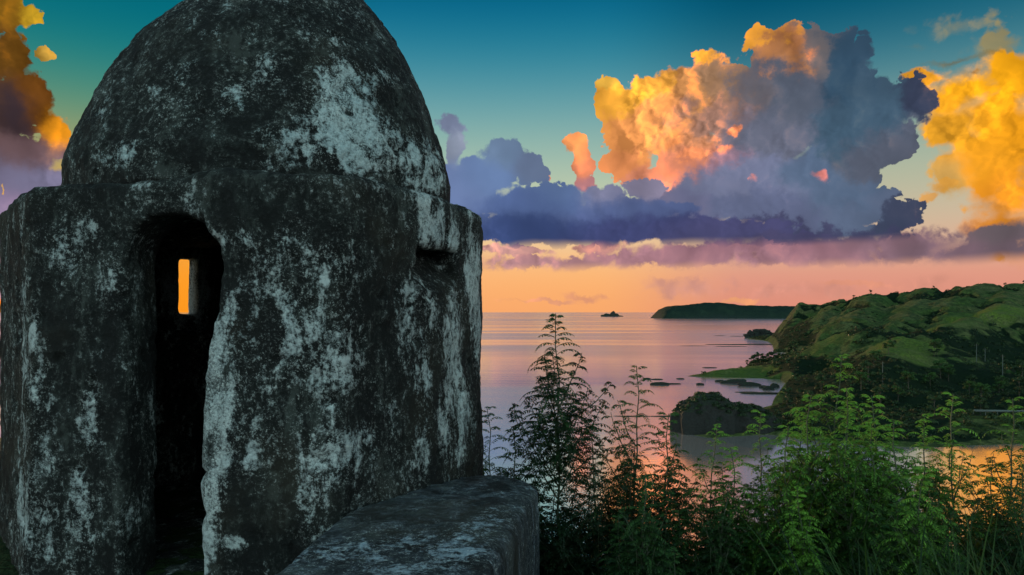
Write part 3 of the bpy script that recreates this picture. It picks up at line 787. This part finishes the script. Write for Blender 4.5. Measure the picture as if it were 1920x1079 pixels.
def plant_proto(name, seed, H, leaf, spread_=.34, branch=1.0, dens=1.0, label='', cat='shrub', group=None, bare=0.0):
    rng = np.random.default_rng(seed)
    root = empty(name, (0, 0, 0), label, cat, group)
    SG = Geo(); LG = Geo()
    n_ = 14
    zz = np.linspace(0, H, n_); wob = np.cumsum(rng.normal(0, .018, (n_, 2)), 0); wob -= wob[0]
    sp_ = np.column_stack([wob, zz])
    SG.tube(sp_, .016, .003)
    def at_(h_): return np.array([np.interp(h_, zz, sp_[:, k]) for k in range(3)])
    h_ = H; yaw = rng.uniform(0, 6.28)
    while h_ > .25 * H:
        t = H - h_                                                        # distance below the tip
        L = min(.07 + .46 * t, spread_) * rng.uniform(.55, 1.25)
        if t > bare * .15 and not (bare and t > .1 and t < .1 + bare * .6 and rng.random() < .8):
            frond(LG, rng, at_(h_), yaw, L, up=.8 - .25 * min(t, 1) + rng.normal(0, .2), droop=.8 + .55 * min(t * 2, 1), tint=.85 - .5 * min(t, 1.4))  # tint falls below the tip: shade painted into lower leaves
        yaw += 2.4 + rng.normal(0, .5)
        h_ -= (.018 + .010 * min(t * 3, 1)) / dens
    # side shoots, each with its own fronds
    nb = int(12 * branch * H)
    for k in range(nb):
        hb = H * rng.uniform(.12, .80); t = H - hb
        Lb = min(.12 + .36 * t, .70) * rng.uniform(.6, 1.1) * (spread_ / .34)
        ya = rng.uniform(0, 6.28); an = rng.uniform(.7, 1.15)
        K = 7; tt = np.linspace(0, 1, K)
        el = an + .25 * tt
        st = Lb / (K - 1)
        hx = np.concatenate([[0], np.cumsum(np.cos(el[:-1]) * st)]); hz = np.concatenate([[0], np.cumsum(np.sin(el[:-1]) * st)])
        bp_ = at_(hb) + hx[:, None] * np.array((math.cos(ya), math.sin(ya), 0)) + hz[:, None] * np.array((0, 0, 1)) + np.cumsum(rng.normal(0, .006, (K, 3)), 0)
        SG.tube(bp_, .006, .002, 4)
        s_ = .1; yy = rng.uniform(0, 6.28)
        while s_ < 1:
            p = np.array([np.interp(s_, tt, bp_[:, j]) for j in range(3)])
            r_ = (1 - s_) * Lb
            frond(LG, rng, p, yy, min(.06 + .5 * r_, spread_ * .85) * rng.uniform(.55, 1.25), up=.6 + rng.normal(0, .2), droop=1.3, tint=.75 - .5 * min(t, 1.5))  # lower shoots get the same painted shade
            yy += 2.4; s_ += .042 / Lb / dens
    SG.obj('stem', M_stem, root); LG.obj('leaves', leaf, root)
    return root

def copy_tree(o, parent=None):
    c = o.copy(); link(c, parent)
    for ch in list(o.children): copy_tree(ch, c)
    return c

G_D = 'dark feathery shrubs on the slope below the tower'; G_G = 'fresh green feathery shrubs in the middle of the thicket'
protos = {
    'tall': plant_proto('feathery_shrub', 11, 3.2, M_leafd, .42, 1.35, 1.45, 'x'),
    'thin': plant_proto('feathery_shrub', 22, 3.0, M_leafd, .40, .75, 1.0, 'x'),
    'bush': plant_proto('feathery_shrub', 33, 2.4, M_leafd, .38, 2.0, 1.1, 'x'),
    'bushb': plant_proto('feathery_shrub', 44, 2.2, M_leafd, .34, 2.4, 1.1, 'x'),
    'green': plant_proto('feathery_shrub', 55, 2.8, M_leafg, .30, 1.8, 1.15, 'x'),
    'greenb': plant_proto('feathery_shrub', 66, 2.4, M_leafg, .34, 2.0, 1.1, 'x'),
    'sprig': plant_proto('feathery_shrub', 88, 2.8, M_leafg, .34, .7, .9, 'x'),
    'stalk': plant_proto('feathery_shrub', 77, 2.8, M_leafg, .30, .5, .8, 'x', bare=1.0),
}
PH = {'tall': 3.2, 'thin': 3.0, 'bush': 2.4, 'bushb': 2.2, 'green': 2.8, 'greenb': 2.4, 'stalk': 2.8, 'sprig': 2.8}
used = set()
SHRUBS = [
    (1022, 588, 5.6, 'tall', 0.3, 'tallest dark feathery shrub, its tip crossing the sea horizon right of the tower', G_D),
    (1188, 688, 5.3, 'thin', 1.9, 'thin dark shrub with a leaning feathery tip against the pink reflection on the water', G_D),
    (928, 765, 6.2, 'thin', 2.9, 'small dark sprig showing right beside the tower wall above the parapet', G_D),
    (965, 800, 5.9, 'bush', 0.9, 'dark bushy shrub between the parapet end and the tallest shrub', G_D),
    (1132, 795, 5.5, 'thin', 4.0, 'slender dark shrub between the tallest shrub and the leaning one', G_D),
    (1245, 775, 5.4, 'bush', 2.2, 'dark leafy shrub just left of the dark sea rock', G_D),
    (1328, 800, 5.0, 'sprig', 1.0, 'fresh green sprig in front of the dark sea rock', G_G),
    (1372, 838, 5.0, 'greenb', 5.2, 'low green shrub below the right end of the sea rock', G_G),
    (1552, 668, 5.2, 'sprig', 0.4, 'tall fresh green shoot rising highest of the green thicket against the hills', G_G),
    (1500, 765, 5.0, 'green', 3.0, 'green shrub on the left flank of the bright thicket', G_G),
    (1600, 730, 5.0, 'green', 1.2, 'bright green feathery shrub in the heart of the thicket below the round hill', G_G),
    (1648, 742, 5.1, 'greenb', 4.1, 'bright green shrub on the right flank of the thicket below the round hill', G_G),
    (1520, 742, 4.8, 'greenb', 2.0, 'bright green feathery shrub left of the tallest green shoot', G_G),
    (1575, 765, 4.6, 'greenb', 0.5, 'dense fresh green shrub in front of the tallest green shoot', G_G),
    (1625, 790, 4.6, 'green', 5.0, 'low bright green shrub nearest the viewer in the thicket', G_G),
    (1690, 790, 4.8, 'greenb', 3.3, 'green shrub where the bright thicket drops toward the orange water', G_G),
    (1470, 800, 4.7, 'greenb', 1.4, 'low green shrub at the left foot of the bright thicket', G_G),
    (1440, 775, 5.3, 'sprig', 2.6, 'slim green shoot between the sea rock and the bright thicket', G_G),
    (1797, 742, 4.9, 'sprig', 2.1, 'upright green sprig before the dark valley on the right', G_G),
    (1738, 778, 5.0, 'green', 0.2, 'arching green spray left of the bare stalk', G_G),
    (1880, 745, 5.2, 'sprig', 5.6, 'green sprig near the right edge crossing the road rail', G_G),
]
def place(px, py, Y, kind, rot, label, group, lean=0):
    o = protos[kind]
    if kind in used: o = copy_tree(o)
    else: used.add(kind)
    top = PT(px, py, Y)
    zb = float(bluff_z(np.array([top[0]]), np.array([top[1]]))[0]) - .05
    s_ = (top[2] - zb) / PH[kind]
    o.location = (top[0], top[1], zb); o.scale = (min(s_ * 1.05, 1.15),) * 2 + (s_,); o.rotation_euler = (0, lean, rot)
    o['label'] = label; o['category'] = 'shrub'; o['group'] = group
    return o
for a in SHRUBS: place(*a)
rng = np.random.default_rng(5)
fill = []
for k in range(54):
    px = 1000 + (2150 - 1000) * (k + rng.uniform(-.6, .6)) / 54
    py = rng.uniform(860, 960) if k % 2 else rng.uniform(930, 1030)
    Y = rng.uniform(4.2, 6.2)
    if PT(px, py, Y)[0] < .30 + .0 and Y < 5.9: Y = 6.0
    if px > 1700: py = rng.uniform(835, 950)
    g_ = 1400 < px < 1700 and k % 2
    if g_: py -= 30
    kd = ('greenb' if g_ and k % 4 == 1 else ('bush', 'bushb')[k % 3 == 0]) if px < 1700 else ('thin', 'bush', 'bushb')[k % 3]
    fill.append((px, py, Y, kd, rng.uniform(0, 6.28)))
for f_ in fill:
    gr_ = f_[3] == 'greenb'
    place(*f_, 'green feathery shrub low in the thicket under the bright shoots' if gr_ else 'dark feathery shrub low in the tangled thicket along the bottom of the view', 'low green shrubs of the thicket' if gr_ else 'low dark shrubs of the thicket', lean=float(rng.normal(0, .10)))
for k, o in list(protos.items()):
    if k not in used:
        for ch in list(o.children): bpy.data.objects.remove(ch)
        bpy.data.objects.remove(o)

# long grass at the lower right
G = Geo(); rng = np.random.default_rng(8)
for k in range(2600):
    px = rng.uniform(1500, 2100) if k % 4 else rng.uniform(1020, 1500); Y = rng.uniform(2.9, 4.6)
    x = (px - 960) / F * Y; z0 = float(bluff_z(np.array([x]), np.array([Y]))[0])
    L = rng.uniform(.35, .95) * (1.25 if px > 1600 else .6); ya = rng.uniform(0, 6.28); K = 6
    el = rng.uniform(1.1, 1.5) - np.linspace(0, 1, K) ** 1.5 * rng.uniform(.5, 1.9)
    st = L / (K - 1); hx = np.concatenate([[0], np.cumsum(np.cos(el[:-1]) * st)]); hz = np.concatenate([[0], np.cumsum(np.sin(el[:-1]) * st)])
    p = np.array((x, Y, z0)) + hx[:, None] * np.array((math.cos(ya), math.sin(ya), 0)) + hz[:, None] * np.array((0, 0, 1))
    w = np.array((-math.sin(ya), math.cos(ya), 0)) * (.0065 * (1 - np.linspace(0, 1, K) ** 2) + .0006)[:, None]
    i = np.arange(K - 1)
    G.add(np.concatenate([p - w, p + w]), np.stack([i, i + 1, i + 1 + K, i + K], 1), rng.uniform(.1, .9))
tag(G.obj('long_grass', M_grassb), 'long arching grass blades filling the lower right corner', 'grass', kind='stuff')

# ------------------------------------------------------------------ scrub, trees, rocks and small things of the shore
def clump(G, rng, c, r, n_, size, tint=.4):
    c = np.asarray(c); r = np.asarray(r)
    d = rng.normal(0, 1, (n_, 3)); d /= np.linalg.norm(d, axis=1)[:, None]
    d[:, 2] = np.abs(d[:, 2]) * 1.0 - .15
    p = c + d * r * rng.uniform(.55, 1.05, (n_, 1))
    a = rng.normal(0, 1, (n_, 3)); a -= (a * d).sum(1)[:, None] * d * .6; a /= np.linalg.norm(a, axis=1)[:, None]
    b_ = np.cross(a, d + rng.normal(0, .5, (n_, 3))); b_ /= np.linalg.norm(b_, axis=1)[:, None] + 1e-6
    s_ = size * rng.uniform(.6, 1.4, (n_, 1))
    V = np.stack([p - a * s_, p - b_ * s_ * .6, p + a * s_, p + b_ * s_ * .6], 1)
    G.add(V.reshape(-1, 3), np.arange(n_ * 4).reshape(n_, 4), np.repeat(np.clip(tint + rng.normal(0, .18, n_), 0, 1), 4))

G = Geo(); rng = np.random.default_rng(17)
cand = np.where((scrub_shade > .35) & (LPD > 5) & (LX / LY < .80))[0]
wts = (LY[cand] ** 1.0); wts /= wts.sum()
pick = rng.choice(cand, 4200, replace=False, p=wts)
for i in pick:
    Yd = LY[i]; r = rng.uniform(.9, 3.0) * (1 if Yd > 450 else .75)
    clump(G, rng, (LX[i], LY[i], LZ[i] + r * .15), (r, r, r * rng.uniform(.6, .95)), 46 if Yd < 450 else 26, .34 if Yd < 450 else .6, rng.uniform(.15, .6))
tag(G.obj('hill_scrub', M_scrub), 'dark scrub covering the gullies and foot of the hills', 'scrub', kind='stuff')

def ground_at(px, Y):
    X = np.array([(px - 960) / F * Y]); Yn = np.array([float(Y)])
    return float(X[0]), float(Y), float(max(land_height(X, Yn)[0][0], SEA))

def tree_proto(seed, H, matl, label, cat, group, slim=False, narrow=1.0):
    rng = np.random.default_rng(seed)
    root = empty('shore_tree', (0, 0, 0), label, cat, group)
    T = Geo(); pts = np.array([(0, 0, -.5), (.1, 0, H * .25), (.0, .1, H * .55), (.1, .1, H * .85)])
    T.tube(pts, .16 * H / 7, .04, 6)
    L = Geo()
    for k in range(9):
        hb = H * rng.uniform(.25, .9); ya = rng.uniform(0, 6.28); R_ = H * (.30 * (1 - abs(hb / H - .55)) ) * narrow
        tip = np.array((math.cos(ya) * R_, math.sin(ya) * R_, hb + H * .08))
        T.tube([(.05, .05, hb * .8), tip * (.5, .5, 1) - (0, 0, H * .03), tip], .05 * H / 7, .02, 4)
        clump(L, rng, tip, np.array((1, 1, .75)) * H * .17 * rng.uniform(.8, 1.2) * (.6 + .4 * narrow), 150, .036 * H, rng.uniform(.25, .7))
    clump(L, rng, (0, 0, H * .88), np.array((1, 1, 1)) * H * .14 * narrow, 110, .034 * H, .6)
    T.obj('trunk', M_bark, root); L.obj('crown', matl, root)
    return root
GT = 'trees in the valley behind the thicket'
tpro = [tree_proto(1, 8, M_scrub, 'x', 'tree', GT), tree_proto(2, 7, M_scrubg, 'x', 'tree', GT), tree_proto(3, 9, M_scrub, 'x', 'tree', GT, narrow=.55)]
tused = set()
def put_tree(k, px, Y, H, label, group, name=None):
    o = tpro[k]
    if k in tused: o = copy_tree(o)
    else: tused.add(k)
    x, y, z = ground_at(px, Y); s_ = H / (8, 7, 9)[k]
    o.location = (x, y, z - (H * .42 if Y > 750 else .1)); o.scale = (s_,) * 3; o.rotation_euler = (0, 0, (px * 1.7) % 6.28)
    o['label'] = label; o['category'] = 'tree'; o['group'] = group
    if name: o.name = name
rng = np.random.default_rng(3)
for k in range(20):      # dark grove on the spit
    put_tree(2 if k % 3 else 0, 1404 + 92 * (k + rng.uniform(-.4, .4)) / 20, rng.uniform(528, 560), rng.uniform(6, 9.5) * (.55 if k == 0 else 1), 'dark tree of the dense grove standing on the green spit', 'trees of the grove on the spit')
for k in range(46):
    px = rng.uniform(1475, 1990); Y = rng.uniform(255, 400)
    put_tree(int(rng.integers(0, 2)), px, Y, rng.uniform(5, 9), 'rounded tree among the trees of the low valley behind the thicket', GT)
for px, Y, H, lb in ((1633, 887, 9.5, 'small dark tree alone on the ridge line, the tallest shape on it'), (1602, 905, 6, 'small tree on the ridge line left of the tallest one'), (1611, 902, 4.5, 'tiny bush-like tree beside the small tree left on the ridge line'),
                     (1751, 852, 6.5, 'small tree on the ridge line midway along the hill crest'), (1886, 812, 6, 'small tree on the ridge line toward the right edge'), (1919, 806, 6.5, 'small tree on the ridge line at the very right edge'), (1862, 822, 3.5, 'low tree bump on the highest part of the ridge line')):
    put_tree(2 if H > 6.2 else 0, px, Y, H, lb, 'small trees on the ridge line')

# rocks
m, N, b, out = mat('dark_rock'); M_rock = m
co = N.new('ShaderNodeTexCoord').outputs['Object']; n1 = N.noise(co, .6, 6, .65); n2 = N.noise(co, 3, 5, .7)
sp = N.new('ShaderNodeSeparateXYZ'); N.l.new(N.new('ShaderNodeNewGeometry').outputs['Normal'], sp.inputs[0])
c = N.mix(n2, (.003, .0045, .004), (.022, .026, .023)); c = N.mix(N.step(N.m('ADD', sp.outputs[2], N.m('MULTIPLY', n1, .8)), .75, 1.1), c, (.010, .022, .007))
N.l.new(c, b.inputs['Base Color']); b.inputs['Roughness'].default_value = .9
bp = N.new('ShaderNodeBump'); bp.inputs['Distance'].default_value = 2.2; N.l.new(N.m('ADD', n1, N.m('MULTIPLY', n2, .4)), bp.inputs['Height']); N.l.new(bp.outputs[0], b.inputs['Normal'])
def rock(name, c, r, seed, label, cat='rock', group=None, sub=4, rough=.35, mt=None, parent=None, box=.7):
    bm = bmesh.new(); bmesh.ops.create_icosphere(bm, subdivisions=sub, radius=1)
    v = np.array([x.co[:] for x in bm.verts]); q = np.array([[x.index for x in f.verts] for f in bm.faces]); bm.free()
    v0 = v.copy(); r = np.asarray(r, float)
    d = 1 + (fbm(v0 + seed * 3.1, 1.3, 4, .55, seed) - .5) * rough * 2.4 + (fbm(v0 + seed, 5, 3, .55, seed) - .5) * rough * .8
    v = v0 * d[:, None]; v[:, 2] = np.where(v[:, 2] > 0, np.sign(v[:, 2]) * np.abs(v[:, 2]) ** box, v[:, 2] * .5)
    o = mesh_obj(name, v * r, q, mt or M_rock, parent, smooth=False)
    o.location = tuple(c)
    if parent is None: tag(o, label, cat, group)
    return o
def sea_loc(px, py, dz=0): x, y = sea_pt(px, py); return (x, y, SEA + dz)
# big outcrop with bushes on its back
ox, oy = sea_pt(1345, 812)
oc = empty('sea_rock', (ox, oy, SEA), 'large dark overgrown rock outcrop standing at the edge of the bay', 'rock outcrop')
o1 = rock('rock_mass', (-2.2, 3, 0), (10.4, 9, 12.2), 4, '', parent=oc, sub=5, rough=.30, box=.42)
o2 = rock('low_shoulder', (9.5, 3, 0), (11, 7, 8.4), 9, '', parent=oc, sub=5, rough=.36, box=.55)
G = Geo(); rng = np.random.default_rng(23)
for o_, n_ in ((o1, 150), (o2, 130)):
    vs = [(v_.co + o_.location, v_.normal) for v_ in o_.data.vertices if v_.normal.z > .12 and v_.co.z > 1]
    for k in range(n_):
        c_, nn_ = vs[int(rng.integers(len(vs)))]
        if nn_.z < .5 and rng.random() < .5: continue
        clump(G, rng, tuple(c_), np.array((1.3, 1.3, .9)) * rng.uniform(.5, 1.25), 80, .30, rng.uniform(.05, .6))
G.obj('foliage', M_scrub, oc)
rks = [(1238, 722, 5, 2.2, 1.6, 'dark low sea rock off the spit, left one of two'), (1255, 720.5, 7, 1.5, .5, 'long flat dark reef rock beside the low sea rock off the spit'), (1213, 711, 2.4, 1.5, .8, 'small dark rock nearest the leaning shrub tip'), (1232, 712, 3.4, 1.3, .5, 'small flat rock in the line leading to the spit tip'),
       (1276, 711, 2.2, 1.2, .6, 'small rock just off the tip of the spit'), (1313, 722, 2.2, 1.2, 1.0, 'lone small rock in the cove between the spit and the sea rock'), (1349, 716, 2.6, 1.5, 1.1, 'small rock at the left end of the rock row in the cove'), (1374, 719, 6.5, 2.5, 2.4, 'largest dark rock in the cove below the spit'),
       (1391, 716, 2.6, 1.6, 1.5, 'small upright rock between the two big rocks in the cove'), (1405, 724, 6.5, 2.5, 2.2, 'second large dark rock in the cove, right of the largest'), (1432, 728, 2.2, 1.4, 1.5, 'small rock near the shore at the right of the cove'), (1441, 731, 3.0, 1.6, 1.8, 'jagged small rock by the cove shore'), (1452, 727, 2.5, 1.6, 2.2, 'tallest small rock against the cove shore'),
       (1425, 738.5, 10, 3, .7, 'long flat reef slab in the inner cove'), (1400, 736, 6, 1.5, .35, 'thin reef slab left of the long slab'), (1398, 677, 0, 0, 0, '')]
for k, (px, py, rx, ry, rz, lb) in enumerate(rks):
    if rx: rock('reef_rock', sea_loc(px, py), (rx, ry, rz), 30 + k, lb, 'rock', 'rocks in the shallows off the spit', 3)
for k, (px, py, rx, ry, rz, lb) in enumerate([(1350, 630, 10, 4, .5, 'faint reef strip barely awash furthest out from the cliff'), (1385, 631, 14, 4, .6, 'thin reef strip between the faint one and the cliff point'), (1398, 646.5, 46, 6, .7, 'long thin dark reef line reaching from under the cliff'), (1370, 650, 18, 4, .4, 'short faint reef line below the long one'),
                                              (1300, 649, 16, 3, .3, 'faint reef streak out in the open bay'), (1400, 629, 6, 4, 2.6, 'stubby rock at the end of the cliff point'), (1330, 690, 5, 2, .4, 'tiny reef patch above the tip of the spit'), (1185, 781, 8, 1.2, .2, 'thin reef bar behind the leaning shrub'), (1262, 781, 9, 1.6, .3, 'dark reef bar touching the left side of the sea rock')]):
    rock('reef', sea_loc(px, py), (rx, ry, rz), 60 + k, lb, 'reef', 'thin reefs awash in the bay', 3)
# point of dark crags under the cliff
rock('point_rock', sea_loc(1428, 634), (20, 12, 13), 81, 'dark craggy rock point at the foot of the far cliff', 'rock', sub=5, rough=.75)
rock('point_rock', sea_loc(1408, 634), (8, 8, 11), 83, 'pointed crag at the seaward end of the rock point', 'rock', sub=4, rough=.7, box=1.0)
# islet on the horizon
ix, iy = sea_pt(1144, 594); isl = empty('islet', (ix, iy, SEA), 'small dark rocky islet alone on the horizon', 'islet')
k_ = iy / F
for (dx_, w_, h_) in ((4, 21, 2.6), (-7, 7, 5.5), (5, 7, 8.5), (11, 6, 5), (-13, 5, 3.4)):
    rock('crag', (dx_ * k_, 0, 0), (w_ * k_ * .95, 30, h_ * k_ * 1.1), 90 + dx_, '', parent=isl, sub=3)

# utility poles, road and rail
m, N, b, out = mat('pale_concrete'); M_conc = m
N.l.new(N.mix(N.noise(N.new('ShaderNodeTexCoord').outputs['Object'], 3, 4, .6), (.06, .075, .07), (.12, .14, .13)), b.inputs['Base Color']); b.inputs['Roughness'].default_value = .8
def pole(px, pyb, Y, H, lb):
    x, y, z = ground_at(px, Y)
    z = EYE + (HOR - pyb) / F * Y if False else z
    root = empty('utility_pole', (x, y, z), lb, 'utility pole', 'utility poles in the valley')
    G = Geo(); G.tube([(0, 0, -1), (0, 0, H * .5), (0, 0, H)], .16, .10, 8); G.obj('pole', M_conc, root)
    G = Geo(); G.tube([(-1.1, 0, H - .7), (0, 0, H - .7), (1.1, 0, H - .7)], .07, .07, 4); G.obj('crossarm', M_bark, root)
pole(1655, 745, 330, 9, 'pale utility pole standing right behind the bright thicket')
pole(1831, 678, 400, 11, 'pale utility pole, left one of the two standing close in the valley')
pole(1847, 680, 410, 8, 'shorter utility pole, right one of the two standing close in the valley')
pole(1880, 705, 350, 10.5, 'pale utility pole lowest in the valley at the right')

# road rail on the low ground at the right
rx0, ry0, rz0 = ground_at(1825, 262); rx1, ry1, rz1 = ground_at(2080, 256)
rail = empty('guard_rail', (rx0, ry0, rz0), 'pale roadside guard rail on the green flat at the right edge', 'guard rail')
G = Geo(); dv = np.array((rx1 - rx0, ry1 - ry0, rz1 - rz0)); G.tube([(0, 0, 1.2), dv * .5 + (0, 0, 1.2), dv + (0, 0, 1.2)], .42, .42, 6); G.obj('beam', M_conc, rail)
for k in range(12):
    p = dv * k / 11; G = Geo(); G.tube([p - (0, 0, 1), p + (0, 0, 1.0)], .12, .12, 5); G.obj('post', M_conc, rail)
